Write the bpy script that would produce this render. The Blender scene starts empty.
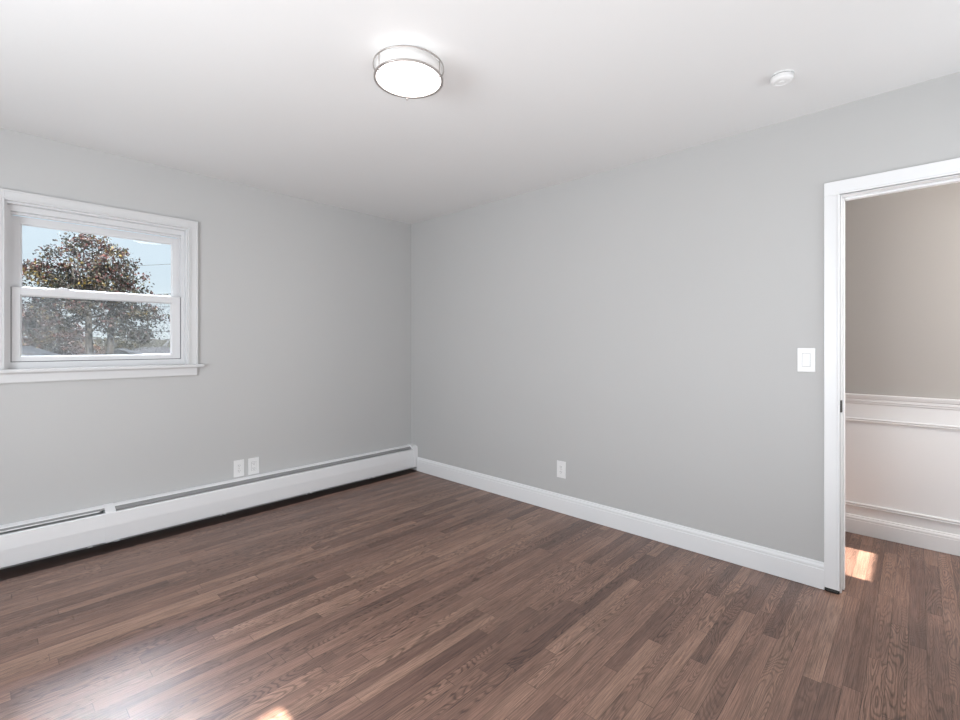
import bpy, bmesh, math, random
from mathutils import Vector, Matrix
S = bpy.context.scene
COL = S.collection
rnd = random.Random(7)

# ------------------------------------------------------------------ camera
CAM = Vector((-2.925, -3.688, 1.246))
YAW = math.radians(43.16)                      # viewing direction, counter-clockwise from +X
cd = bpy.data.cameras.new('camera')
cd.sensor_width = 36.0
cd.lens = 466 / 960 * 36.0
cd.shift_y = -(360 - 344) / 960.0
cd.clip_end = 800
cam = bpy.data.objects.new('camera', cd)
COL.objects.link(cam)
cam.location = CAM
cam.rotation_euler = (math.pi / 2, 0, YAW - math.pi / 2)
S.camera = cam

# ------------------------------------------------------------------ exposure
S.view_settings.view_transform = 'Standard'
S.view_settings.look = 'None'
S.view_settings.exposure = 0.30
S.view_settings.gamma = 1.0

# ------------------------------------------------------------------ sky
SKY_GLARE = 70.0
w = bpy.data.worlds.new('sky')
S.world = w
w.use_nodes = True
nt = w.node_tree
nt.nodes.clear()
wo = nt.nodes.new('ShaderNodeOutputWorld')
bg = nt.nodes.new('ShaderNodeBackground')
tc = nt.nodes.new('ShaderNodeTexCoord')
sp = nt.nodes.new('ShaderNodeSeparateXYZ')
rp = nt.nodes.new('ShaderNodeValToRGB')
nt.links.new(tc.outputs['Generated'], sp.inputs[0])
nt.links.new(sp.outputs['Z'], rp.inputs[0])
e = rp.color_ramp.elements
e[0].position = 0.0; e[0].color = (0.66, 0.72, 0.76, 1)
e[1].position = 1.0; e[1].color = (0.85, 0.95, 1.1, 1)
for p, c in ((0.12, (0.56, 0.65, 0.73, 1)), (0.30, (0.52, 0.63, 0.74, 1))):
    n = e.new(p); n.color = c
# bright sky patch added above the view (+Y) to make the floor glare
def wm(op, a, b):
    n = nt.nodes.new('ShaderNodeMath'); n.operation = op; n.use_clamp = False
    for i, v in enumerate((a, b)):
        if hasattr(v, 'is_output'): nt.links.new(v, n.inputs[i])
        else: n.inputs[i].default_value = v
    return n.outputs[0]
def ws(v, a, b):
    n = nt.nodes.new('ShaderNodeMapRange'); n.interpolation_type = 'SMOOTHSTEP'
    nt.links.new(v, n.inputs['Value']); n.inputs['From Min'].default_value = a; n.inputs['From Max'].default_value = b
    return n.outputs[0]
cn = nt.nodes.new('ShaderNodeTexNoise'); cn.inputs['Scale'].default_value = 2.2; cn.inputs['Detail'].default_value = 4
nt.links.new(tc.outputs['Generated'], cn.inputs['Vector'])
dt = nt.nodes.new('ShaderNodeVectorMath'); dt.operation = 'DOT_PRODUCT'
nt.links.new(tc.outputs['Generated'], dt.inputs[0]); dt.inputs[1].default_value = Vector((0.10, 0.81, 0.57)).normalized()
cl = wm('MULTIPLY', ws(dt.outputs['Value'], 0.95, 0.985), wm('ADD', cn.outputs['Fac'], 0.5))
cmx = nt.nodes.new('ShaderNodeMixRGB'); cmx.inputs[2].default_value = (SKY_GLARE * 0.9, SKY_GLARE * 0.96, SKY_GLARE * 1.08, 1)
nt.links.new(cl, cmx.inputs[0]); nt.links.new(rp.outputs[0], cmx.inputs[1])
bg.inputs['Strength'].default_value = 1.12
nt.links.new(cmx.outputs[0], bg.inputs[0])
nt.links.new(bg.outputs[0], wo.inputs[0])

# ------------------------------------------------------------------ sun (enters through windows behind the camera)
SUN_EL = math.radians(38)
sl = bpy.data.lights.new('sun', 'SUN')
sl.energy = 32.0
sl.angle = math.radians(0.6)
sl.color = (1.0, 0.93, 0.83)
so = bpy.data.objects.new('sun', sl)
COL.objects.link(so)
so.rotation_euler = Vector((0, math.cos(SUN_EL), -math.sin(SUN_EL))).to_track_quat('-Z', 'Y').to_euler()

def area(name, loc, direction, sx, sy, watts, color=(1, 1, 1)):
    l = bpy.data.lights.new(name, 'AREA')
    l.shape = 'RECTANGLE'; l.size = sx; l.size_y = sy; l.energy = watts; l.color = color
    o = bpy.data.objects.new(name, l)
    COL.objects.link(o)
    o.location = loc
    o.rotation_euler = Vector(direction).to_track_quat('-Z', 'Y').to_euler()
    return o
# unseen fill lights added at side and back; daylight at the hall's end window
area('side_fill_light', (-4.36, -2.3, 1.3), (1, 0, -0.12), 1.7, 1.2, 62, (0.90, 0.955, 1.0))
area('back_fill_light', (-0.48, -4.55, 1.5), (-0.1, 1, -0.25), 0.75, 1.2, 11, (0.91, 0.96, 1.0))
area('daylight_hall_window', (0.50, -5.38, 1.70), (0, 1, -0.25), 0.7, 0.8, 48, (1.0, 0.94, 0.89))
# unseen fill light added near the camera, aimed up to brighten the ceiling
bl = area('ceiling_fill_light', (-2.6, -3.45, 0.35), (0.25, 0.5, 1), 2.6, 1.7, 33, (0.95, 0.975, 1.0))
bl.data.spread = math.radians(165)

# ------------------------------------------------------------------ material helpers
def new_mat(name):
    m = bpy.data.materials.new(name)
    m.use_nodes = True
    return m, m.node_tree, m.node_tree.nodes['Principled BSDF']

def plain(name, col, rough=0.5, metal=0.0, bump=0.0, bscale=200, var=0.0, spec=0.5):
    m, t, b = new_mat(name)
    b.inputs['Base Color'].default_value = (*col, 1)
    b.inputs['Roughness'].default_value = rough
    b.inputs['Metallic'].default_value = metal
    b.inputs['Specular IOR Level'].default_value = spec
    if bump or var:
        c = t.nodes.new('ShaderNodeTexCoord')
        n = t.nodes.new('ShaderNodeTexNoise')
        n.inputs['Scale'].default_value = bscale
        n.inputs['Detail'].default_value = 3
        t.links.new(c.outputs['Object'], n.inputs['Vector'])
        if bump:
            bp = t.nodes.new('ShaderNodeBump')
            bp.inputs['Strength'].default_value = bump
            bp.inputs['Distance'].default_value = 0.002
            t.links.new(n.outputs['Fac'], bp.inputs['Height'])
            t.links.new(bp.outputs[0], b.inputs['Normal'])
        if var:
            n2 = t.nodes.new('ShaderNodeTexNoise')
            n2.inputs['Scale'].default_value = 1.7
            t.links.new(c.outputs['Object'], n2.inputs['Vector'])
            mx = t.nodes.new('ShaderNodeMixRGB')
            mx.inputs[1].default_value = (*[x * (1 - var) for x in col], 1)
            mx.inputs[2].default_value = (*[min(1, x * (1 + var)) for x in col], 1)
            t.links.new(n2.outputs['Fac'], mx.inputs[0])
            t.links.new(mx.outputs[0], b.inputs['Base Color'])
    return m

M = {}
M['wall'] = plain('grey_wall_paint', (0.502, 0.500, 0.497), 0.55, bump=0.12, bscale=160, var=0.015, spec=0.35)
M['hall_wall'] = plain('warm_grey_hall_paint', (0.43, 0.41, 0.39), 0.6, bump=0.12, bscale=160, var=0.02, spec=0.3)
M['ceiling'] = plain('white_ceiling_paint', (0.76, 0.76, 0.76), 0.7, bump=0.1, bscale=120, var=0.01, spec=0.3)
M['trim'] = plain('white_semigloss_trim_paint', (0.79, 0.795, 0.805), 0.3, bump=0.03, bscale=60)
M['casing'] = plain('off_white_window_casing_paint', (0.62, 0.62, 0.625), 0.3, bump=0.03, bscale=60)
M['vinyl'] = plain('white_window_vinyl', (0.64, 0.64, 0.65), 0.35)
M['enamel'] = plain('white_enamelled_steel', (0.80, 0.80, 0.81), 0.32, bump=0.02, bscale=30)
M['damper'] = plain('grey_steel_damper', (0.28, 0.28, 0.28), 0.45, 0.1)
M['fin'] = plain('dusty_aluminium_fins', (0.10, 0.09, 0.085), 0.6, 0.5)
M['copper'] = plain('dull_copper_pipe', (0.20, 0.09, 0.05), 0.5, 0.8)
M['plastic'] = plain('white_wall_plate_plastic', (0.80, 0.80, 0.80), 0.3)
M['slot'] = plain('dark_socket_slot', (0.05, 0.05, 0.05), 0.6)
M['slotgrey'] = plain('grey_shadow_gap_rubber', (0.30, 0.30, 0.30), 0.6)
M['nickel'] = plain('brushed_nickel', (0.50, 0.46, 0.44), 0.32, 0.8)
M['black'] = plain('blackened_bronze', (0.02, 0.018, 0.016), 0.35, 0.6)
M['dark_edge'] = plain('unsanded_floor_edge_and_shadow', (0.026, 0.012, 0.008), 0.4, var=0.4)
M['weather'] = plain('dark_weatherstrip', (0.10, 0.10, 0.11), 0.6)
M['siding'] = plain('pale_vinyl_siding', (0.08, 0.08, 0.083), 0.6, var=0.05)
M['roof'] = plain('grey_asphalt_shingle', (0.016, 0.017, 0.020), 0.95, bump=0.5, bscale=12, var=0.15, spec=0.02)
M['roof_light'] = plain('light_grey_shingle', (0.022, 0.022, 0.025), 0.95, bump=0.5, bscale=12, var=0.15, spec=0.02)
M['chimney'] = plain('weathered_red_brick', (0.18, 0.08, 0.06), 0.9, var=0.2)
M['houseglass'] = plain('dark_house_window', (0.03, 0.035, 0.045), 0.1)
M['grass'] = plain('autumn_lawn', (0.015, 0.018, 0.006), 0.9, bump=0.5, bscale=3, var=0.25)
M['bark'] = plain('grey_brown_bark', (0.020, 0.018, 0.017), 0.9, bump=0.8, bscale=14, var=0.2)
M['wire'] = plain('weathered_cable', (0.05, 0.055, 0.065), 0.7)
M['pole'] = plain('weathered_pole_timber', (0.12, 0.09, 0.07), 0.85, var=0.2)

def glow(name, col, strength):
    m, t, b = new_mat(name)
    b.inputs['Base Color'].default_value = (0.7, 0.69, 0.68, 1)
    b.inputs['Emission Color'].default_value = (*col, 1)
    b.inputs['Emission Strength'].default_value = strength
    return m
M['diffuser'] = glow('glowing_frosted_diffuser', (1.0, 0.97, 0.95), 4.0)
M['drum'] = glow('softly_lit_frosted_drum', (1.0, 0.97, 0.95), 0.12)
M['upglow'] = glow('bright_open_top_of_drum', (1.0, 0.98, 0.96), 0.6)

def glass_mat():
    m, t, b = new_mat('window_glass')
    t.nodes.remove(b)
    out = t.nodes['Material Output']
    tr = t.nodes.new('ShaderNodeBsdfTransparent')
    tr.inputs[0].default_value = (0.96, 0.975, 0.97, 1)
    gl = t.nodes.new('ShaderNodeBsdfGlossy')
    gl.inputs['Roughness'].default_value = 0.02
    fr = t.nodes.new('ShaderNodeFresnel')
    fr.inputs['IOR'].default_value = 1.45
    mx = t.nodes.new('ShaderNodeMixShader')
    t.links.new(fr.outputs[0], mx.inputs[0])
    t.links.new(tr.outputs[0], mx.inputs[1])
    t.links.new(gl.outputs[0], mx.inputs[2])
    t.links.new(mx.outputs[0], out.inputs[0])
    return m
M['glass'] = glass_mat()

def screen_mat():
    m, t, b = new_mat('grey_insect_screen')
    out = t.nodes['Material Output']
    b.inputs['Base Color'].default_value = (0.30, 0.30, 0.31, 1)
    b.inputs['Roughness'].default_value = 0.6
    tr = t.nodes.new('ShaderNodeBsdfTransparent')
    c = t.nodes.new('ShaderNodeTexCoord')
    n = t.nodes.new('ShaderNodeTexNoise')
    n.inputs['Scale'].default_value = 90
    n.inputs['Detail'].default_value = 2
    r = t.nodes.new('ShaderNodeMapRange')
    r.inputs['From Min'].default_value = 0.35; r.inputs['From Max'].default_value = 0.65
    r.inputs['To Min'].default_value = 0.08; r.inputs['To Max'].default_value = 0.24
    mx = t.nodes.new('ShaderNodeMixShader')
    t.links.new(c.outputs['Object'], n.inputs['Vector'])
    t.links.new(n.outputs['Fac'], r.inputs['Value'])
    t.links.new(r.outputs[0], mx.inputs[0])
    t.links.new(tr.outputs[0], mx.inputs[1])
    t.links.new(b.outputs[0], mx.inputs[2])
    t.links.new(mx.outputs[0], out.inputs[0])
    return m
M['screen'] = screen_mat()

def leaf_mat():
    m, t, b = new_mat('autumn_leaves')
    a = t.nodes.new('ShaderNodeAttribute')
    a.attribute_name = 'leaf_colour'
    t.links.new(a.outputs['Color'], b.inputs['Base Color'])
    b.inputs['Roughness'].default_value = 0.6
    b.inputs['Specular IOR Level'].default_value = 0.3
    return m
M['leaf'] = leaf_mat()

class NB:
    """tiny node builder"""
    def __init__(s, t): s.t = t
    def put(s, v, sock):
        if v is None: return
        if hasattr(v, 'is_output'): s.t.links.new(v, sock)
        else: sock.default_value = v
    def math(s, op, a, b=None, c=None):
        n = s.t.nodes.new('ShaderNodeMath'); n.operation = op
        s.put(a, n.inputs[0]); s.put(b, n.inputs[1]); s.put(c, n.inputs[2])
        return n.outputs[0]
    def xyz(s, x, y, z=0.0):
        n = s.t.nodes.new('ShaderNodeCombineXYZ')
        s.put(x, n.inputs[0]); s.put(y, n.inputs[1]); s.put(z, n.inputs[2])
        return n.outputs[0]
    def white(s, vec):
        n = s.t.nodes.new('ShaderNodeTexWhiteNoise'); n.noise_dimensions = '3D'
        s.put(vec, n.inputs['Vector']); return n.outputs['Value'], n.outputs['Color']
    def noise(s, vec, scale=1.0, detail=2.0, rough=0.5):
        n = s.t.nodes.new('ShaderNodeTexNoise')
        s.put(vec, n.inputs['Vector']); n.inputs['Scale'].default_value = scale
        n.inputs['Detail'].default_value = detail; n.inputs['Roughness'].default_value = rough
        return n.outputs['Fac']
    def rng(s, v, a, b, c, d, smooth=False):
        n = s.t.nodes.new('ShaderNodeMapRange')
        if smooth: n.interpolation_type = 'SMOOTHSTEP'
        s.put(v, n.inputs['Value'])
        for k, x in zip(('From Min', 'From Max', 'To Min', 'To Max'), (a, b, c, d)): n.inputs[k].default_value = x
        return n.outputs[0]
    def ramp(s, v, stops):
        n = s.t.nodes.new('ShaderNodeValToRGB'); e = n.color_ramp.elements
        e[0].position, e[0].color = stops[0][0], (*stops[0][1], 1)
        e[1].position, e[1].color = stops[-1][0], (*stops[-1][1], 1)
        for p, c in stops[1:-1]:
            k = e.new(p); k.color = (*c, 1)
        s.put(v, n.inputs[0]); return n.outputs[0]
    def mul(s, col, fac):
        n = s.t.nodes.new('ShaderNodeVectorMath'); n.operation = 'SCALE'
        s.put(col, n.inputs[0]); s.put(fac, n.inputs['Scale']); return n.outputs[0]

def floor_mat():
    m, t, b = new_mat('stained_oak_strip_floor')
    N = NB(t)
    tc = t.nodes.new('ShaderNodeTexCoord')
    sp = t.nodes.new('ShaderNodeSeparateXYZ')
    t.links.new(tc.outputs['Object'], sp.inputs[0])
    X, Y = sp.outputs['X'], sp.outputs['Y']
    v = N.math('DIVIDE', Y, 0.0572)
    row = N.math('FLOOR', v); fy = N.math('FRACT', v)
    r1, rc = N.white(N.xyz(row, 3.3, 1.7))
    r2, _ = N.white(N.xyz(row, 9.1, 5.2))
    L = N.math('MULTIPLY_ADD', r2, 0.9, 0.50)
    xi = N.math('ADD', N.math('DIVIDE', X, L), N.math('MULTIPLY', r1, 17.0))
    pl = N.math('FLOOR', xi); fx = N.math('FRACT', xi)
    p1, _ = N.white(N.xyz(row, pl, 0.5))
    p2, _ = N.white(N.xyz(row, pl, 7.5))
    p3, _ = N.white(N.xyz(row, pl, 13.5))
    gx = N.math('MULTIPLY_ADD', p1, 31.0, X)
    gy = N.math('MULTIPLY_ADD', p2, 5.0, Y)
    # board tone
    base = N.ramp(p1, [(0.0, FL[0]), (0.25, FL[1]), (0.55, FL[2]), (0.8, FL[3]), (1.0, FL[4])])
    # slow mottling along a board
    mot = N.rng(N.noise(N.xyz(N.math('MULTIPLY', gx, 3.0), N.math('MULTIPLY', gy, 14.0), p3), 1.0, 2), 0.3, 0.7, 0.84, 1.16)
    # straight pores
    pore = N.noise(N.xyz(N.math('MULTIPLY', gx, 7.0), N.math('MULTIPLY', gy, 330.0), p3), 1.0, 3, 0.6)
    pore = N.rng(pore, 0.36, 0.62, 0.62, 1.18)
    # cathedral figure: contour lines of a stretched height field
    h = N.noise(N.xyz(N.math('MULTIPLY', gx, 1.9), N.math('MULTIPLY', gy, 15.0), N.math('MULTIPLY', p3, 40.0)), 1.0, 1.2)
    wob = N.noise(N.xyz(N.math('MULTIPLY', gx, 30.0), N.math('MULTIPLY', gy, 90.0), p3), 1.0, 1)
    hh = N.math('MULTIPLY_ADD', h, 28.0, N.math('MULTIPLY', wob, 0.5))
    tri = N.math('ABSOLUTE', N.math('SUBTRACT', N.math('FRACT', hh), 0.5))
    line = N.rng(tri, 0.0, 0.34, 0.0, 1.0, True)             # 0 on a line
    amt = N.rng(p2, 0.35, 0.75, 0.10, 0.50)
    cath = N.math('SUBTRACT', 1.0, N.math('MULTIPLY', amt, N.math('SUBTRACT', 1.0, line)))
    tot = N.math('MULTIPLY', N.math('MULTIPLY', mot, pore), cath)
    # joints between boards, some opened up
    dy = N.math('MULTIPLY', N.math('MINIMUM', fy, N.math('SUBTRACT', 1.0, fy)), 0.0572)
    dx = N.math('MULTIPLY', N.math('MINIMUM', fx, N.math('SUBTRACT', 1.0, fx)), L)
    jy = N.rng(dy, 0.0003, 0.0014, 0.0, 1.0)
    jx = N.rng(dx, 0.0004, 0.0016, 0.0, 1.0)
    j = N.math('MINIMUM', jy, jx)
    gap = N.rng(N.noise(N.xyz(N.math('MULTIPLY', X, 1.3), row, 4.0), 1.0, 1), 0.45, 0.62, 0.45, 0.9)
    jj = N.math('SUBTRACT', 1.0, N.math('MULTIPLY', gap, N.math('SUBTRACT', 1.0, j)))
    tot = N.math('MULTIPLY', tot, jj)
    col = N.mul(base, tot)
    t.links.new(col, b.inputs['Base Color'])
    ro = N.rng(N.noise(N.xyz(N.math('MULTIPLY', gx, 5.0), N.math('MULTIPLY', gy, 60.0), p3), 1.0, 2), 0.3, 0.7, 0.30, 0.42)
    t.links.new(ro, b.inputs['Roughness'])
    b.inputs['Specular IOR Level'].default_value = 0.5
    bp = t.nodes.new('ShaderNodeBump')
    bp.inputs['Strength'].default_value = 0.22
    bp.inputs['Distance'].default_value = 0.001
    t.links.new(N.math('MULTIPLY', N.math('MULTIPLY', j, 1.0), N.math('MULTIPLY', pore, line)), bp.inputs['Height'])
    t.links.new(bp.outputs[0], b.inputs['Normal'])
    return m
FL = [(0.155, 0.088, 0.068), (0.210, 0.121, 0.091), (0.245, 0.142, 0.106), (0.275, 0.161, 0.119), (0.325, 0.196, 0.143)]
M['floor'] = floor_mat()

# ------------------------------------------------------------------ mesh helpers
def box(bm, x0, x1, y0, y1, z0, z1, bevel=0.0):
    r = bmesh.ops.create_cube(bm, size=1.0)
    vs = r['verts']
    for v in vs:
        v.co = Vector(((x0 + x1) / 2 + v.co.x * (x1 - x0), (y0 + y1) / 2 + v.co.y * (y1 - y0), (z0 + z1) / 2 + v.co.z * (z1 - z0)))
    if bevel:
        es = list({e for v in vs for e in v.link_edges})
        bmesh.ops.bevel(bm, geom=es, offset=bevel, segments=2, affect='EDGES', profile=0.5)

def prism(bm, pts, a0, a1, axis):
    """closed outline pts swept from a0 to a1 along axis; 'x': pts=(y,z), 'y': pts=(x,z), 'z': pts=(x,y)"""
    def P(p, a):
        return {'x': (a, p[0], p[1]), 'y': (p[0], a, p[1]), 'z': (p[0], p[1], a)}[axis]
    A = [bm.verts.new(P(p, a0)) for p in pts]
    B = [bm.verts.new(P(p, a1)) for p in pts]
    n = len(pts)
    for i in range(n):
        bm.faces.new((A[i], A[(i + 1) % n], B[(i + 1) % n], B[i]))
    bm.faces.new(A); bm.faces.new(B[::-1])

def sheet(pts, th):
    """open line of (a,b) points -> closed outline of thickness th"""
    out = []
    for i, p in enumerate(pts):
        q0 = pts[max(i - 1, 0)]; q1 = pts[min(i + 1, len(pts) - 1)]
        d = Vector((q1[0] - q0[0], q1[1] - q0[1])).normalized()
        out.append((p[0] - d.y * th, p[1] + d.x * th))
    return list(pts) + out[::-1]

def lathe(bm, prof, cx, cy, n=64, closed=False):
    rings = []
    for r, z in prof:
        if r < 1e-6: rings.append([bm.verts.new((cx, cy, z))])
        else: rings.append([bm.verts.new((cx + r * math.cos(2 * math.pi * i / n), cy + r * math.sin(2 * math.pi * i / n), z)) for i in range(n)])
    pairs = list(zip(rings, rings[1:]))
    if closed: pairs.append((rings[-1], rings[0]))
    for a, b in pairs:
        for i in range(n):
            k = (i + 1) % n
            if len(a) == 1 and len(b) == 1: continue
            if len(a) == 1: bm.faces.new((a[0], b[k], b[i]))
            elif len(b) == 1: bm.faces.new((a[i], a[k], b[0]))
            else: bm.faces.new((a[i], a[k], b[k], b[i]))

def tube(bm, pts, radii, n=8):
    pts = [Vector(p) for p in pts]
    if not isinstance(radii, (list, tuple)): radii = [radii] * len(pts)
    rings = []
    for i, p in enumerate(pts):
        d = (pts[min(i + 1, len(pts) - 1)] - pts[max(i - 1, 0)]).normalized()
        up = Vector((0, 0, 1)) if abs(d.z) < 0.9 else Vector((1, 0, 0))
        a = d.cross(up).normalized(); b = d.cross(a)
        rings.append([bm.verts.new(p + (a * math.cos(2 * math.pi * k / n) + b * math.sin(2 * math.pi * k / n)) * radii[i]) for k in range(n)])
    for a, b in zip(rings, rings[1:]):
        for k in range(n): bm.faces.new((a[k], a[(k + 1) % n], b[(k + 1) % n], b[k]))
    bm.faces.new(rings[0]); bm.faces.new(rings[-1][::-1])

def obj(name, bm, mat, parent=None, smooth=False, origin=None):
    bmesh.ops.recalc_face_normals(bm, faces=bm.faces)
    me = bpy.data.meshes.new(name)
    off = parent.location if parent is not None and parent.parent is None else None
    total = Vector((0, 0, 0))
    q = parent
    while q is not None:
        total += q.location; q = q.parent
    if origin is not None: total = total + Vector(origin)
    if total.length > 0: bmesh.ops.translate(bm, verts=bm.verts, vec=-total)
    bm.to_mesh(me); bm.free()
    me.materials.append(mat)
    if smooth:
        for p in me.polygons: p.use_smooth = True
    o = bpy.data.objects.new(name, me)
    COL.objects.link(o)
    if origin is not None: o.location = origin
    if parent is not None: o.parent = parent
    return o

def tag(o, label=None, cat=None, group=None, kind=None):
    if label: o['label'] = label
    if cat: o['category'] = cat
    if group: o['group'] = group
    if kind: o['kind'] = kind
    return o

def empty(name, loc, label, cat, group=None, kind=None):
    o = bpy.data.objects.new(name, None)
    o.empty_display_size = 0.1
    COL.objects.link(o)
    o.location = loc
    return tag(o, label, cat, group, kind)

def struct(name, bm, mat, label, cat):
    return tag(obj(name, bm, mat), label, cat, kind='structure')

# ------------------------------------------------------------------ room shell
H = 2.437
XL, YB = -4.30, -4.60           # unseen left and back walls
HX, HY0, HY1 = 1.012, -5.35, -1.6   # hall: far wall x, ends
bm = bmesh.new(); box(bm, XL - 0.1, HX + 0.1, HY0 - 0.1, 0.16, -0.06, 0.0)
struct('floor', bm, M['floor'], 'dark brown stained oak strip floor running through room and hall', 'floor')

bm = bmesh.new()
nx, ny = 12, 40
def cz(x, y):
    return H + 0.002 - 0.007 * math.exp(-((y + 2.45) / 0.85) ** 2) * math.exp(-(x / 1.8) ** 2)
g = [[None] * (ny + 1) for _ in range(nx + 1)]
for i in range(nx + 1):
    for k in range(ny + 1):
        x = XL + (0 - XL) * (i / nx) ** 0.6; y = YB + (0 - YB) * k / ny
        g[i][k] = bm.verts.new((x, y, cz(x, y)))
for i in range(nx):
    for k in range(ny): bm.faces.new((g[i][k], g[i + 1][k], g[i + 1][k + 1], g[i][k + 1]))
ce = struct('ceiling', bm, M['ceiling'], 'smooth white painted ceiling of the room', 'ceiling')
sm = ce.modifiers.new('solid', 'SOLIDIFY'); sm.thickness = 0.06; sm.offset = -1 if ce.data.polygons[0].normal.z < 0 else 1
bm = bmesh.new(); box(bm, 0.113, HX + 0.1, HY0 - 0.1, HY1 + 0.1, H + 0.01, H + 0.10)
struct('ceiling_hall', bm, M['ceiling'], 'white ceiling over the hallway beyond the doorway', 'ceiling')

# left wall of the picture (plane y=0) with the window hole
WX0, WX1, WZ0, WZ1 = -2.845, -1.953, 1.098, 2.045
def wall_y(name, y0, y1, x0, x1, holes, mat, label):
    bm = bmesh.new()
    if not holes: box(bm, x0, x1, y0, y1, 0, H + 0.02)
    for (a, b, c, d) in holes:
        box(bm, x0, a, y0, y1, 0, H + 0.02); box(bm, b, x1, y0, y1, 0, H + 0.02)
        if c > 0: box(bm, a, b, y0, y1, 0, c)
        box(bm, a, b, y0, y1, d, H + 0.02)
    return struct(name, bm, mat, label, 'wall')
wall_y('wall_left', 0.0, 0.15, XL - 0.1, 0.115, [(WX0, WX1, WZ0, WZ1)], M['wall'], 'light grey painted wall with the double hung window')
DY0, DY1, DZ = -4.20, -3.413, 1.985
def wall_x(name, x0, x1, y0, y1, holes, mat, label):
    bm = bmesh.new()
    if not holes: box(bm, x0, x1, y0, y1, 0, H + 0.02)
    for (a, b, c, d) in holes:
        box(bm, x0, x1, y0, a, 0, H + 0.02); box(bm, x0, x1, b, y1, 0, H + 0.02)
        if c > 0: box(bm, x0, x1, a, b, 0, c)
        box(bm, x0, x1, a, b, d, H + 0.02)
    return struct(name, bm, mat, label, 'wall')
wall_x('wall_right', 0.0, 0.113, YB, 0.0, [(DY0 - 0.018, DY1 + 0.018, 0, DZ + 0.018)], M['wall'], 'light grey painted wall with the switch and the doorway')
# unseen back and side walls, with a sun opening behind and one added for the side fill
BX0, BX1, BZ0, BZ1 = -3.05, -2.228, 1.13, 1.972
wall_y('wall_back', YB - 0.02, YB, XL - 0.1, 0.0, [(BX0, BX1, BZ0, BZ1)], M['wall'], 'grey painted wall behind the viewer')
wall_x('wall_side', XL - 0.02, XL, YB, 0.0, [(-3.2, -1.4, 0.85, 2.05)], M['wall'], 'grey painted wall at far left, outside the picture')
# hall
wall_x('wall_hall', HX, HX + 0.1, HY0, HY1, [], M['hall_wall'], 'warm grey upper wall of the hallway beyond the doorway')
wall_y('wall_hall_end', HY0 - 0.02, HY0, 0.0, HX + 0.1, [(0.262, 0.70, 1.44, 2.1)], M['hall_wall'], 'end wall of the hallway, outside the picture')
wall_y('wall_hall_back', HY1, HY1 + 0.1, 0.113, HX + 0.1, [], M['hall_wall'], 'far end wall of the hallway, hidden from view')

# ------------------------------------------------------------------ baseboards (profile: depth from wall, height)
BASE = [(0.0, 0.0), (0.015, 0.0), (0.015, 0.098), (0.0125, 0.101), (0.0125, 0.106), (0.0145, 0.109), (0.0135, 0.116),
        (0.010, 0.122), (0.0085, 0.124), (0.0085, 0.129), (0.006, 0.133), (0.0, 0.134)]
bm = bmesh.new(); prism(bm, [(-d, z + 0.002) for d, z in BASE], -0.1095, -3.346, 'y')
struct('baseboard_right', bm, M['trim'], 'tall white moulded baseboard along the right wall', 'baseboard')
bm = bmesh.new(); prism(bm, [(HX - 0.006 - d, z * 0.89 + 0.002) for d, z in BASE], HY0, HY1, 'y')
struct('baseboard_hall', bm, M['trim'], 'white moulded baseboard under the hallway wainscot', 'baseboard')
# wainscot
bm = bmesh.new(); box(bm, HX - 0.006, HX, HY0, HY1, 0.0, 0.88)
struct('wall_wainscot', bm, M['trim'], 'smooth white wainscot panel on the lower hallway wall', 'wainscot')
RAIL = [(0.0, 0.853), (0.007, 0.853), (0.011, 0.860), (0.011, 0.868), (0.016, 0.872), (0.016, 0.888), (0.021, 0.893), (0.024, 0.905), (0.026, 0.908), (0.026, 0.917), (0.0, 0.918)]
bm = bmesh.new(); prism(bm, [(HX - d, z) for d, z in RAIL], HY0, HY1, 'y')
struct('trim_1', bm, M['trim'], 'white moulded chair rail capping the hallway wainscot', 'chair rail')
def mould(bm, z0, z1, y0, y1):
    x = HX - 0.006; h = z1 - z0
    prism(bm, [(x, z0), (x - 0.008, z0), (x - 0.011, z0 + h * .3), (x - 0.006, z0 + h * .5), (x - 0.012, z0 + h * .75), (x - 0.009, z1), (x, z1)], y0, y1, 'y')
bm = bmesh.new()
mould(bm, 0.737, 0.762, -4.95, -2.3); mould(bm, 0.176, 0.204, -4.95, -2.3)
for ya, yb in ((-4.95, -4.925), (-2.325, -2.3)): box(bm, HX - 0.016, HX - 0.006, ya, yb, 0.176, 0.762)
struct('trim_2', bm, M['trim'], 'white picture frame moulding on the hallway wainscot', 'moulding')

# dark border the sander could not reach, with the heater's shadow painted in
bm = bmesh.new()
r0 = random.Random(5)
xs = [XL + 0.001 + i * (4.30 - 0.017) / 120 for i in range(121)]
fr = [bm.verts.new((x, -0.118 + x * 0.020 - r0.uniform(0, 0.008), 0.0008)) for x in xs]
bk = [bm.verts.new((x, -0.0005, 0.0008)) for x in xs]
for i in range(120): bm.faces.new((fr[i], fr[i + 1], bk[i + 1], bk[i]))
struct('trim_3', bm, M['dark_edge'], 'dark unsanded strip of old floor and painted shadow under the baseboard heater', 'floor edge')

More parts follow.
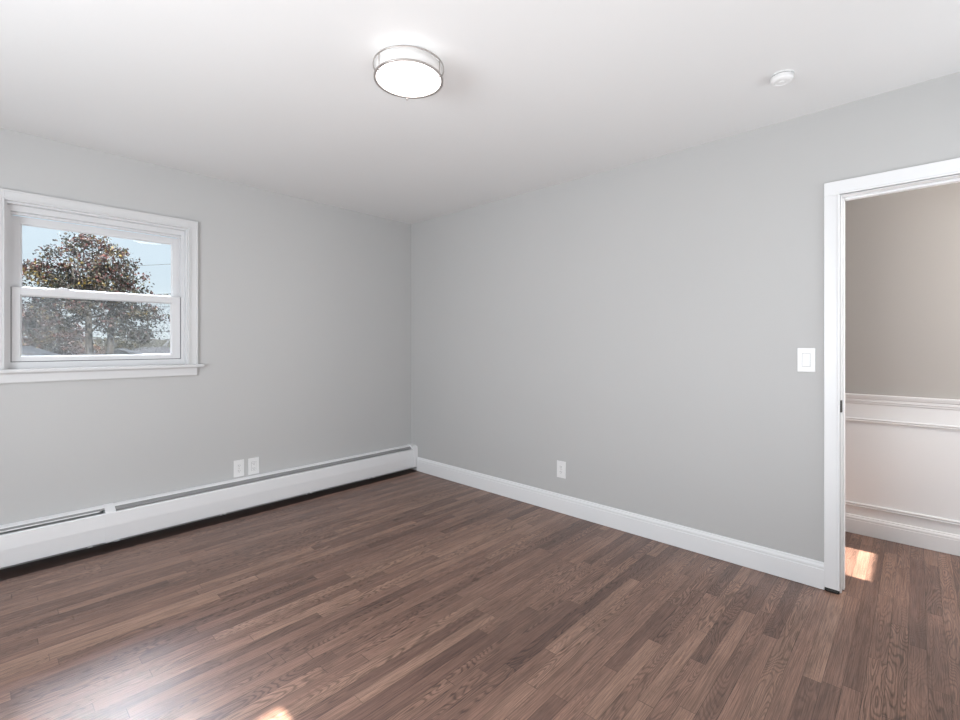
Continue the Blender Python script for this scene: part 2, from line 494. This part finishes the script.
# ------------------------------------------------------------------ doorway
door = empty('door_1', (0.0565, DY1, 0.0), 'white cased doorway opening to the hallway, door out of view', 'doorway', kind='structure')
bm = bmesh.new()
def casing_x(bm, xf, s):
    """casing on the face x=xf, standing out in direction s"""
    def bx(y0, y1, z0, z1, t, bev=0.002):
        a, b = sorted((xf, xf + s * t)); box(bm, a, b, y0, y1, z0, z1, bev)
    o = 0.006
    for ya, yb, bead in ((DY1 + 0.004, -3.345, DY1 + 0.004), (-4.28, DY0 - 0.004, DY0 - 0.015)):
        bx(ya, yb, 0.018, DZ + 0.004, 0.016)
        bx(bead, bead + 0.011, 0.018, DZ + 0.004, 0.020, 0.003)
    bx(-4.28, -3.345, DZ + 0.004, DZ + 0.073, 0.016)
    bx(DY0 - 0.015, DY1 + 0.015, DZ + 0.004, DZ + 0.015, 0.020, 0.003)
casing_x(bm, 0.0, -1)
obj('casing', bm, M['trim'], door)
bm = bmesh.new()
box(bm, 0.0, 0.113, DY1, DY1 + 0.018, 0.004, DZ + 0.018)
box(bm, 0.0, 0.113, DY0 - 0.018, DY0, 0.004, DZ + 0.018)
box(bm, 0.0, 0.113, DY0, DY1, DZ, DZ + 0.018)
obj('jamb', bm, M['trim'], door)
bm = bmesh.new()
box(bm, 0.048, 0.083, DY1 - 0.008, DY1, 0.004, DZ, 0.002)
box(bm, 0.048, 0.083, DY0, DY0 + 0.011, 0.004, DZ, 0.002)
box(bm, 0.048, 0.083, DY0 + 0.011, DY1 - 0.011, DZ - 0.011, DZ, 0.002)
obj('door_stop', bm, M['trim'], door)
bm = bmesh.new()
box(bm, 0.001, 0.030, DY1 - 0.0015, DY1, 0.905, 0.965)
box(bm, -0.004, 0.004, DY1 - 0.0018, DY1 + 0.006, 0.905, 0.965, 0.001)
tag(obj('strike_plate', bm, M['black'], door), 'dark metal latch strike plate')
bm = bmesh.new()
box(bm, -0.0155, 0.0, DY1 + 0.006, -3.349, 0.0, 0.0178, 0.003)
box(bm, -0.019, -0.0155, DY1 + 0.010, -3.353, 0.0, 0.0120, 0.003)
tag(obj('casing_foot', bm, M['black'], door), 'dark scuffed gap filler under the casing')

# ------------------------------------------------------------------ window
win = empty('window_1', (-2.399, 0.0, 1.098), 'white double hung window with moulded casing looking out on an autumn tree', 'window', kind='structure')
bm = bmesh.new()
cz0 = 1.105
def board(x0, x1, z0, z1, t, b=0.0015): box(bm, x0, x1, -t, 0.0, z0, z1, b)
board(WX0 - 0.060, WX0, cz0, 2.102, 0.016); board(WX1, WX1 + 0.057, cz0, 2.102, 0.016)
board(WX0, WX1, WZ1, 2.102, 0.016)
board(WX0 - 0.060, WX0 - 0.050, cz0, 2.102, 0.021); board(WX1 + 0.047, WX1 + 0.057, cz0, 2.102, 0.021); board(WX0 - 0.05, WX1 + 0.047, 2.092, 2.102, 0.021)
for k, (o, wd, t) in enumerate(((-0.001, 0.007, 0.020), (0.010, 0.005, 0.019))):
    board(WX0 - o - wd, WX0 - o, cz0, WZ1 + o + wd, t, 0.001)
    board(WX1 + o, WX1 + o + wd, cz0, WZ1 + o + wd, t, 0.001)
    board(WX0 - o, WX1 + o, WZ1 + o, WZ1 + o + wd, t, 0.001)
obj('casing', bm, M['casing'], win)
bm = bmesh.new()
box(bm, WX0 - 0.080, WX1 + 0.092, -0.040, 0.0, 1.085, 1.105, 0.004)
box(bm, WX0, WX1, -0.002, 0.148, 1.0985, 1.105)
obj('window_sill', bm, M['casing'], win)
bm = bmesh.new()
prism(bm, [(0, 1.026), (-0.012, 1.026), (-0.016, 1.032), (-0.016, 1.077), (-0.020, 1.085), (0, 1.085)], WX0 - 0.060, WX1 + 0.053, 'x')
obj('apron', bm, M['casing'], win)
FX0, FX1, FZ0, FZ1 = -2.819, -1.983, 1.142, 2.000
bm = bmesh.new()                           # vinyl frame: reveal, tracks, sill
box(bm, WX0, FX0, 0.040, 0.148, 1.105, WZ1); box(bm, FX1, WX1, 0.040, 0.148, 1.105, WZ1)
box(bm, FX0, FX1, 0.040, 0.148, 1.105, FZ0); box(bm, FX0, FX1, 0.040, 0.148, FZ1, WZ1)
box(bm, WX0, WX0 + 0.012, 0.0, 0.040, 1.105, WZ1); box(bm, WX1 - 0.012, WX1, 0.0, 0.040, 1.105, WZ1); box(bm, WX0 + .012, WX1 - .012, 0.0, 0.040, WZ1 - 0.012, WZ1)
box(bm, FX0, FX0 + 0.010, 0.088, 0.092, 1.56, FZ1); box(bm, FX1 - 0.010, FX1, 0.088, 0.092, 1.56, FZ1); box(bm, FX0, FX1, 0.060, 0.088, FZ1 - 0.014, FZ1, 0.002)
obj('window_frame', bm, M['vinyl'], win)
def sash(name, y0, y1, z0, z1, gx0, gx1, gz0, gz1, label=None):
    bm = bmesh.new()
    x0, x1 = FX0 + 0.004, FX1 - 0.004
    box(bm, x0, gx0, y0, y1, z0, z1, 0.0015); box(bm, gx1, x1, y0, y1, z0, z1, 0.0015)
    box(bm, gx0, gx1, y0, y1, z0, gz0, 0.0015); box(bm, gx0, gx1, y0, y1, gz1, z1, 0.0015)
    # sloped glazing bead
    b = 0.007; ya, yb = y0 + 0.003, y0 + 0.016
    prism(bm, [(ya, gz0), (yb, gz0), (yb, gz0 + b)], gx0, gx1, 'x')
    prism(bm, [(ya, gz1), (yb, gz1 - b), (yb, gz1)], gx0, gx1, 'x')
    prism(bm, [(gx0, ya), (gx0, yb), (gx0 + b, yb)], gz0, gz1, 'z')
    prism(bm, [(gx1, ya), (gx1 - b, yb), (gx1, yb)], gz0, gz1, 'z')
    s = obj(name, bm, M['vinyl'], win)
    bm = bmesh.new(); box(bm, gx0 - 0.004, gx1 + 0.004, y0 + 0.017, y0 + 0.020, gz0 - 0.004, gz1 + 0.004)
    obj('pane', bm, M['glass'], s)
    return s
lo = sash('lower_sash', 0.052, 0.084, 1.146, 1.571, -2.779, -2.036, 1.172, 1.529)
up = sash('upper_sash', 0.094, 0.122, 1.540, 1.984, -2.776, -2.022, 1.575, 1.944)
bm = bmesh.new()                           # dark weatherstrip around the lower sash
box(bm, FX0, FX0 + 0.004, 0.056, 0.082, 1.146, 1.571); box(bm, FX1 - 0.004, FX1, 0.056, 0.082, 1.146, 1.571)
box(bm, FX0, FX1, 0.056, 0.082, 1.142, 1.146)
obj('weatherstrip', bm, M['weather'], win)
bm = bmesh.new()                           # sash lock on the meeting rail
box(bm, -2.63, -2.56, 0.056, 0.080, 1.571, 1.576, 0.001)
box(bm, -2.615, -2.575, 0.060, 0.076, 1.576, 1.584, 0.003)
obj('sash_lock', bm, M['vinyl'], lo)
bm = bmesh.new()
box(bm, FX0 + 0.01, FX1 - 0.01, 0.1360, 0.1364, 1.150, 1.56)
scr = tag(obj('insect_screen', bm, M['screen'], win), 'grey insect screen outside the lower sash')
bm = bmesh.new()
for a in ((FX0, FX0 + 0.014, 1.142, 1.572), (FX1 - 0.014, FX1, 1.142, 1.572), (FX0 + .014, FX1 - .014, 1.142, 1.158), (FX0 + .014, FX1 - .014, 1.556, 1.572)):
    box(bm, a[0], a[1], 0.132, 0.140, a[2], a[3])
obj('screen_frame', bm, M['vinyl'], scr)

# ------------------------------------------------------------------ baseboard heater
ht = empty('baseboard_heater', (-2.1, 0.0, 0.0), 'long white enamelled baseboard heater along the foot of the window wall', 'heater')
HX0, SP0, SP1, EC = XL + 0.05, -2.416, -2.366, -0.052
def hp(pts): return [(y * 1.38, z + 0.129 * abs(y)) for y, z in pts]      # cabinet is about 10 cm deep
bm = bmesh.new()
prism(bm, sheet(hp([(-0.001, 0.020), (-0.001, 0.2455), (-0.010, 0.2475), (-0.0335, 0.2370), (-0.0345, 0.2330)]), -0.0012), HX0, -0.002, 'x')
obj('back_panel', bm, M['enamel'], ht)
for a, b in ((HX0, SP0 + 0.004), (SP1 - 0.004, EC + 0.004)):
    bm = bmesh.new()
    prism(bm, sheet(hp([(-0.0610, 0.2040), (-0.0660, 0.2085), (-0.0710, 0.2070), (-0.0735, 0.2020), (-0.0740, 0.1270), (-0.0655, 0.0330), (-0.0610, 0.0310)]), -0.0012), a, b, 'x')
    f = obj('front_panel', bm, M['enamel'], ht)
bm = bmesh.new(); prism(bm, sheet(hp([(-0.0335, 0.2335), (-0.0530, 0.2150), (-0.0540, 0.2110)]), -0.0012), SP1, EC, 'x')
tag(obj('damper', bm, M['damper'], ht), 'grey closed damper blade in the outlet slot')
bm = bmesh.new(); prism(bm, sheet(hp([(-0.0335, 0.2335), (-0.0420, 0.2230)]), -0.0012), HX0, SP0, 'x')
tag(obj('damper', bm, M['damper'], ht), 'grey damper blade in the left section')
bm = bmesh.new(); prism(bm, sheet(hp([(-0.0440, 0.2225), (-0.0525, 0.2215), (-0.0535, 0.2190)]), -0.0012), HX0, SP0 - 0.025, 'x')
tag(obj('damper_lip', bm, M['enamel'], ht), 'white raised damper lip left of the splice cover')
CAPP = hp([(0.0, 0.0245), (-0.0630, 0.0245), (-0.0670, 0.030), (-0.0755, 0.1270), (-0.0755, 0.205), (-0.073, 0.211), (-0.058, 0.2225), (-0.0335, 0.2400), (-0.018, 0.2485), (0.0, 0.2485)])
bm = bmesh.new(); prism(bm, CAPP, SP0, SP1, 'x'); obj('splice_cover', bm, M['enamel'], ht)
CAP2 = hp([(0.0, 0.026), (-0.0650, 0.026), (-0.0690, 0.031), (-0.0770, 0.1270), (-0.0770, 0.214), (-0.074, 0.226), (-0.064, 0.236), (-0.045, 0.244), (-0.018, 0.2495), (0.0, 0.2495)])
bm = bmesh.new(); prism(bm, CAP2, EC, -0.0005, 'x');
obj('end_cap', bm, M['enamel'], ht)
for fa, fb in ((HX0 + 0.1, SP0 - 0.03), (SP1 + 0.03, EC - 0.06)):
    bm = bmesh.new(); x = fa
    while x < fb:
        box(bm, x, x + 0.0008, -0.055, -0.008, 0.075, 0.150); x += 0.012
    box(bm, fa, x - 0.011, -0.046, -0.018, 0.096, 0.099)
    obj('fins', bm, M['fin'], ht)
bm = bmesh.new(); tube(bm, [(HX0 + 0.03, -0.032, 0.112), (EC - 0.02, -0.032, 0.112)], 0.0125, 12)
obj('pipe', bm, M['copper'], ht, True)
for x in (-3.6, -2.49, -2.36, -1.75, -1.1, -0.5):
    bm = bmesh.new()
    box(bm, x, x + 0.014, -0.0865, -0.0015, 0.030, 0.0315); box(bm, x, x + 0.014, -0.0880, -0.0865, 0.030, 0.037); box(bm, x, x + 0.014, -0.0035, -0.0015, 0.0, 0.03)
    obj('bracket', bm, M['enamel'], ht)

# ------------------------------------------------------------------ outlets and switch
def plate(c, ax, wd, ht_, kind, name, label, cat, group=None):
    """c = centre on the wall; ax 'y': wall plane y=0 facing -Y; 'x': wall plane x=0 facing -X"""
    o = empty(name, c, label, cat, group)
    def add(pn, mat, boxes, bev=0.0008, par=None):
        bm = bmesh.new()
        for (a0, a1, d0, d1, z0, z1) in boxes:
            if ax == 'y': box(bm, c[0] + a0, c[0] + a1, c[1] - d1, c[1] - d0, c[2] + z0, c[2] + z1, bev)
            else: box(bm, c[0] - d1, c[0] - d0, c[1] - a1, c[1] - a0, c[2] + z0, c[2] + z1, bev)
        return obj(pn, bm, mat, par or o)
    W, Hh = wd / 2, ht_ / 2
    add('cover_plate', M['plastic'], [(-W, W, 0, 0.0055, -Hh, Hh)], 0.0022)
    if kind == 'duplex':
        for s in (-1, 1):
            q = add('receptacle', M['plastic'], [(-0.017, 0.017, 0.0055, 0.0078, s * 0.0195 - 0.0145, s * 0.0195 + 0.0145)], 0.0008)
            add('slot', M['slot'], [(-0.0075, -0.0055, 0.0078, 0.0080, s * 0.0195 - 0.001, s * 0.0195 + 0.008), (0.0055, 0.0075, 0.0078, 0.0080, s * 0.0195 - 0.001, s * 0.0195 + 0.007), (-0.002, 0.002, 0.0078, 0.0080, s * 0.0195 - 0.009, s * 0.0195 - 0.005)], 0, q)
        add('screw', M['nickel'], [(-0.003, 0.003, 0.0055, 0.0066, -0.003, 0.003)])
    elif kind == 'decor':
        add('gap', M['slotgrey'], [(-0.0178, 0.0178, 0.0055, 0.0057, -0.0345, 0.0345)], 0)
        q = add('receptacle', M['plastic'], [(-0.0165, 0.0165, 0.0057, 0.0075, -0.0332, 0.0332)], 0.0006)
        sl = []
        for s in (-1, 1):
            zc = s * 0.0185
            sl += [(-0.0078, -0.0055, 0.0075, 0.0077, zc - 0.001, zc + 0.008), (0.0055, 0.0078, 0.0075, 0.0077, zc - 0.001, zc + 0.007), (-0.0022, 0.0022, 0.0075, 0.0077, zc - 0.0095, zc - 0.005)]
        add('slot', M['slot'], sl, 0, q)
    else:
        add('gap', M['slotgrey'], [(-0.0178, 0.0178, 0.0055, 0.0057, -0.0345, 0.0345)], 0)
        # rocker: two gently opposed slopes
        bm = bmesh.new()
        pts = [(0.0057, -0.0332), (0.0108, -0.0325), (0.0078, 0.0), (0.0064, 0.0325), (0.0057, 0.0332)]
        if ax == 'x': prism(bm, [(c[0] - d, c[2] + z) for d, z in pts], c[1] - 0.0165, c[1] + 0.0165, 'y')
        obj('rocker', bm, M['plastic'], o)
    return o
plate((-1.621, 0, 0.320), 'y', 0.074, 0.124, 'duplex', 'wall_outlet', 'white duplex outlet above the heater, left of the pair', 'outlet')
plate((-1.515, 0, 0.317), 'y', 0.080, 0.124, 'decor', 'wall_outlet', 'white square-faced outlet above the heater, right of the pair', 'outlet')
plate((0, -1.771, 0.319), 'x', 0.076, 0.124, 'duplex', 'wall_outlet', 'white outlet alone low on the long right wall', 'outlet')
plate((0, -3.269, 1.163), 'x', 0.078, 0.124, 'switch', 'light_switch', 'white rocker light switch beside the doorway casing', 'light switch')

# ------------------------------------------------------------------ ceiling light
LX, LY = -1.7115, -2.143
lt = empty('ceiling_light', (LX, LY, 2.44), 'round flush ceiling light with two nickel rings, glowing', 'ceiling light')
bm = bmesh.new(); lathe(bm, [(0, 2.440), (0.098, 2.440), (0.098, 2.400), (0, 2.400)], LX, LY); obj('mounting_pan', bm, M['trim'], lt)
bm = bmesh.new(); lathe(bm, [(0.132, 2.399), (0.134, 2.397), (0.134, 2.352), (0.131, 2.349)], LX, LY, 96); obj('glass_drum', bm, M['drum'], lt, True)
bm = bmesh.new(); lathe(bm, [(0.1345, 2.352), (0.131, 2.3455), (0.118, 2.3425), (0.07, 2.339), (0, 2.3375)], LX, LY, 96); obj('diffuser', bm, M['diffuser'], lt, True)
bm = bmesh.new(); lathe(bm, [(0.099, 2.3985), (0.132, 2.3985)], LX, LY, 96); obj('light_panel', bm, M['upglow'], lt)
for z, r in ((2.396, 0.1465), (2.346, 0.1432)):
    bm = bmesh.new(); lathe(bm, [(r - 0.003, z - 0.003), (r, z - 0.003), (r, z + 0.003), (r - 0.003, z + 0.003)], LX, LY, 96, True)
    if z < 2.36: lathe(bm, [(r - 0.010, z - 0.002), (r - 0.002, z - 0.003), (r - 0.002, z + 0.001), (r - 0.010, z + 0.001)], LX, LY, 96, True)
    obj('ring', bm, M['nickel'], lt, True)
for a in (20, 140, 260):
    c, s = math.cos(math.radians(a + 35)), math.sin(math.radians(a + 35))
    bm = bmesh.new(); r = 0.1395
    tube(bm, [(LX + r * c, LY + r * s, 2.400), (LX + r * c, LY + r * s, 2.340)], 0.0018, 8)
    tube(bm, [(LX + r * c, LY + r * s, 2.342), (LX + r * c, LY + r * s, 2.334)], 0.0045, 12)
    obj('post', bm, M['nickel'], lt, True)

# ------------------------------------------------------------------ smoke detector
DX, DYY = -0.505, -3.251
zc = cz(DX, DYY)
sd = empty('smoke_detector', (DX, DYY, zc), 'small round white smoke detector on the ceiling near the doorway', 'smoke detector')
bm = bmesh.new(); lathe(bm, [(0, zc), (0.045, zc), (0.045, zc - 0.005), (0, zc - 0.005)], DX, DYY); obj('mounting_base', bm, M['plastic'], sd)
bm = bmesh.new(); lathe(bm, [(0, zc - .005), (0.041, zc - .005), (0.041, zc - .009), (0, zc - .009)], DX, DYY); tag(obj('vent_gap', bm, M['slotgrey'], sd), 'grey vent gap')
bm = bmesh.new(); lathe(bm, [(0, zc - .009), (0.044, zc - .009), (0.0445, zc - .022), (0.041, zc - .028), (0.034, zc - .032), (0.028, zc - .0325), (0.027, zc - .031), (0.012, zc - .031), (0.011, zc - .033), (0, zc - .033)], DX, DYY); obj('body', bm, M['plastic'], sd, False)

# ------------------------------------------------------------------ outdoors, seen through the window
Fv = Vector((math.cos(YAW), math.sin(YAW), 0)); Rv = Vector((math.sin(YAW), -math.cos(YAW), 0))
def spot(u, dist, z):
    p = CAM + dist * (Fv + (u - 480) / 466 * Rv)
    return Vector((p.x, p.y, z))
GZ = -3.0
bm = bmesh.new(); box(bm, -160, 60, 0.4, 220, GZ - 0.1, GZ)
struct('ground', bm, M['grass'], 'autumn lawn below and beyond the window', 'lawn')

def leaf_mesh(bm, lay, centre, rad, n, size, cols, r, flat=0.75):
    base = r.choice(cols)
    for _ in range(n):
        d = Vector((r.gauss(0, 1), r.gauss(0, 1), r.gauss(0, 1) * flat))
        d = d.normalized() * rad * r.random() ** 0.45
        p = centre + Vector((d.x, d.y, d.z * flat))
        a = Vector((r.gauss(0, 1), r.gauss(0, 1), r.gauss(0, 1))).normalized()
        b = a.cross(Vector((r.gauss(0, 1), r.gauss(0, 1), r.gauss(0, 1)))).normalized()
        s = size * r.uniform(0.6, 1.3)
        vs = [bm.verts.new(p + a * s), bm.verts.new(p + b * s * 0.55 + a * s * .1), bm.verts.new(p - a * s * 0.9), bm.verts.new(p - b * s * 0.55 + a * s * .1)]
        f = bm.faces.new(vs)
        c = base if r.random() < 0.7 else r.choice(cols)
        k = r.uniform(0.45, 1.15)
        for lp in f.loops: lp[lay] = (c[0] * k, c[1] * k, c[2] * k, 1)

RED = (0.20, 0.065, 0.065); MAUVE = (0.17, 0.095, 0.105); GREEN = (0.060, 0.085, 0.035); DGREEN = (0.025, 0.040, 0.026); YEL = (0.26, 0.22, 0.07); ORG = (0.26, 0.13, 0.055); OLIVE = (0.10, 0.095, 0.045)
def tree(name, label, u, dist, stems, blobs, n_clusters, leaves, size, crad, palette, cat='tree', trunk_r=0.3):
    base = spot(u, dist, GZ)
    root = empty(name, base, label, cat)
    r = random.Random(int(u * 13 + dist))
    sc = dist / 466.0
    cl = []
    for _ in range(n_clusters):
        bu, bv, ru, rv = r.choices(blobs, [b[2] * b[3] for b in blobs])[0]
        while True:
            q = Vector((r.uniform(-1, 1), r.uniform(-1, 1), r.uniform(-1, 1)))
            if 0.25 < q.length < 1: break
        c = spot(bu, dist, CAM.z - (bv - 344) * sc) + Rv * q.x * ru * sc + Fv * q.y * ru * sc * 0.8 + Vector((0, 0, q.z * rv * sc))
        cl.append(c)
    bm = bmesh.new(); tops = []
    for (u0, u1, vt, rr) in stems:
        p0 = spot(u0, dist, GZ); p1 = spot(u1, dist, CAM.z - (vt - 344) * sc)
        mid = (p0 + p1) / 2 + Rv * r.uniform(-.2, .2)
        tube(bm, [p0, mid, p1, p1 + Vector((0, 0, 1.2))], [rr * 1.25, rr, rr * 0.7, rr * 0.3], 10)
        tops += [mid.lerp(p1, 0.5), p1, mid.lerp(p1, .8)]
    if stems:
        for c in cl[::2]:
            t = min(tops, key=lambda q: (q - c).length + r.random())
            m = t.lerp(c, 0.5) + Vector((r.uniform(-.3, .3), r.uniform(-.3, .3), 0.25))
            tube(bm, [t, m, c], [trunk_r * 0.22, trunk_r * 0.12, trunk_r * 0.03], 5)
        obj('trunk', bm, M['bark'], root, True)
    else: bm.free()
    bm = bmesh.new(); lay = bm.loops.layers.color.new('leaf_colour')
    for c in cl:
        du = (c - base).dot(Rv); hz = c.z
        leaf_mesh(bm, lay, c, crad * r.uniform(0.7, 1.2), leaves, size, palette(du, hz, r), r)
    obj('foliage', bm, M['leaf'], root)
    return root
def pal_main(du, z, r):
    if z > 4.6: return [RED, MAUVE, RED, GREEN, DGREEN, YEL]
    if z > 2.6: return [GREEN, DGREEN, MAUVE, RED, OLIVE, DGREEN, YEL]
    return [DGREEN, GREEN, OLIVE, MAUVE, DGREEN]
tree('maple_tree', 'large autumn tree with reddish and green leaves, centred in the window', 96, 26.0,
     [(86, 88, 306, 0.19), (108, 112, 308, 0.19)],
     [(84, 272, 44, 36), (118, 284, 29, 26), (44, 282, 32, 27), (88, 248, 18, 13), (108, 256, 20, 14), (84, 310, 62, 22), (140, 323, 21, 17), (120, 335, 32, 10)],
     280, 60, 0.085, 0.6, pal_main)
tree('maple_tree', 'orange and brown leaved tree behind the lower left of the big tree', 35, 40.0,
     [(36, 38, 335, 0.2)], [(36, 332, 36, 20), (20, 318, 26, 16), (62, 340, 22, 12)], 130, 90, 0.10, 0.9,
     lambda d, z, r: [ORG, OLIVE, MAUVE, YEL, DGREEN, RED])
tree('shrub', 'yellow green bush behind the gabled neighbouring roof', 116, 60.0,
     [], [(108, 346, 24, 7), (126, 342, 16, 6)], 60, 90, 0.12, 0.9, lambda d, z, r: [YEL, OLIVE, GREEN], 'bush')
tree('shrub', 'low brownish bush at the lower left of the window view', 52, 45.0,
     [], [(50, 351, 30, 7), (75, 352, 22, 6)], 60, 90, 0.12, 0.9, lambda d, z, r: [ORG, OLIVE, MAUVE], 'bush')
# distant wooded ridge on the horizon
bm = bmesh.new()
r = random.Random(3)
for i in range(110):
    u = -60 + i * 3.2
    c = spot(u, 150 + r.uniform(-8, 8), GZ + 1)
    rr = bmesh.ops.create_icosphere(bm, subdivisions=2, radius=1.0)
    hh = 4.0 + r.uniform(0, 1.6)
    for v in rr['verts']:
        q = v.co.copy() * (1 + 0.18 * math.sin(v.co.x * 9 + i) * math.cos(v.co.z * 8))
        v.co = c + Vector((q.x * 4.0, q.y * 4.0, q.z * hh))
M['ridge'] = plain('distant_woods', (0.012, 0.013, 0.012), 0.95, var=0.35)
tag(obj('distant_woods', bm, M['ridge']), 'hazy olive line of distant woods along the horizon', 'woods', kind='stuff')

def house(name, label, u, dist, zr, half, pitch, yaw, length, roofmat, chimney=False):
    """gabled house, ridge at height zr"""
    base = spot(u, dist, GZ)
    root = empty(name, base, label, 'house')
    rot = Matrix.Rotation(yaw, 4, 'Z')
    def place(bm): bmesh.ops.transform(bm, matrix=Matrix.Translation(base) @ rot, verts=bm.verts)
    ze = zr - GZ - half * math.tan(pitch)      # eave height above ground
    top = zr - GZ
    bm = bmesh.new()
    prism(bm, [(-half + .3, 0), (half - .3, 0), (half - .3, ze + 0.02), (0, top - 0.12), (-half + .3, ze + 0.02)], -length / 2, length / 2, 'y'); place(bm)
    obj('wall', bm, M['siding'], root)
    bm = bmesh.new()
    prism(bm, [(-half, ze - .1), (0, top), (half, ze - .1), (half, ze - .25), (0, top - .15), (-half, ze - .25)], -length / 2 - .3, length / 2 + .3, 'y'); place(bm)
    obj('roof', bm, roofmat, root)
    for sx in (-1.2, 1.2):
        bm = bmesh.new(); box(bm, sx - .4, sx + .4, -length / 2 - .04, -length / 2, 1.0, 2.2); place(bm)
        obj('window', bm, M['houseglass'], root)
    if chimney:
        bm = bmesh.new(); box(bm, -0.3, 0.3, 1.0, 1.6, top - 1.0, top + 0.45); place(bm); obj('chimney', bm, M['chimney'], root)
    return root
va = YAW + math.radians(0)
house('neighbour_house', 'grey roofed neighbouring house whose gable peaks just above the sill', 121, 40.0, 0.88, 4.4, math.radians(19), YAW + math.radians(35 - 90), 7.0, M['roof'])
house('neighbour_house', 'grey roofed house at the lower left corner of the window view', 8, 27.0, 1.12, 4.0, math.radians(20), YAW + math.radians(30 - 90), 7.0, M['roof_light'])
house('neighbour_house', 'pale sided house at the lower right corner of the window view', 168, 76.0, 0.7, 6.0, math.radians(12), YAW + math.radians(80 - 90), 9.0, M['roof_light'])

# overhead cables, sagging between poles that stand out of the picture
def cable(pts3, rad, label, dots=False):
    a, b = pts3
    n = 24; pts = []
    for i in range(n + 1):
        t = i / n; p = a.lerp(b, t); p.z -= 1.6 * t * (1 - t); pts.append(p)
    bm = bmesh.new(); tube(bm, pts, rad, 6)
    if dots:
        for i in range(1, 60):
            p = a.lerp(b, i / 60); t = i / 60; p.z -= 1.6 * t * (1 - t) + 0.03
            box(bm, p.x - .12, p.x + .12, p.y - .05, p.y + .05, p.z - .05, p.z + .02)
    tag(obj('utility_cable', bm, M['wire'], None, False), label, 'cable', 'cables crossing the sky')
zz = lambda v, d: CAM.z - (v - 344) * d / 466
D = 30.0
for (v0, v1, lab, dots, rad) in ((268, 252, 'thin overhead cable, highest in the window view', False, 0.014), (294, 284, 'lashed overhead cable with clips behind the meeting rail', True, 0.022),
                  (305, 298, 'thin overhead cable just below the meeting rail', False, 0.014), (322, 328, 'overhead cable beside the low right branches of the tree', False, 0.020), (332, 334, 'lowest overhead cable in the window view', False, 0.016)):
    cable((spot(-80, D, zz(v0, D)), spot(330, D, zz(v1, D))), rad, lab, dots)
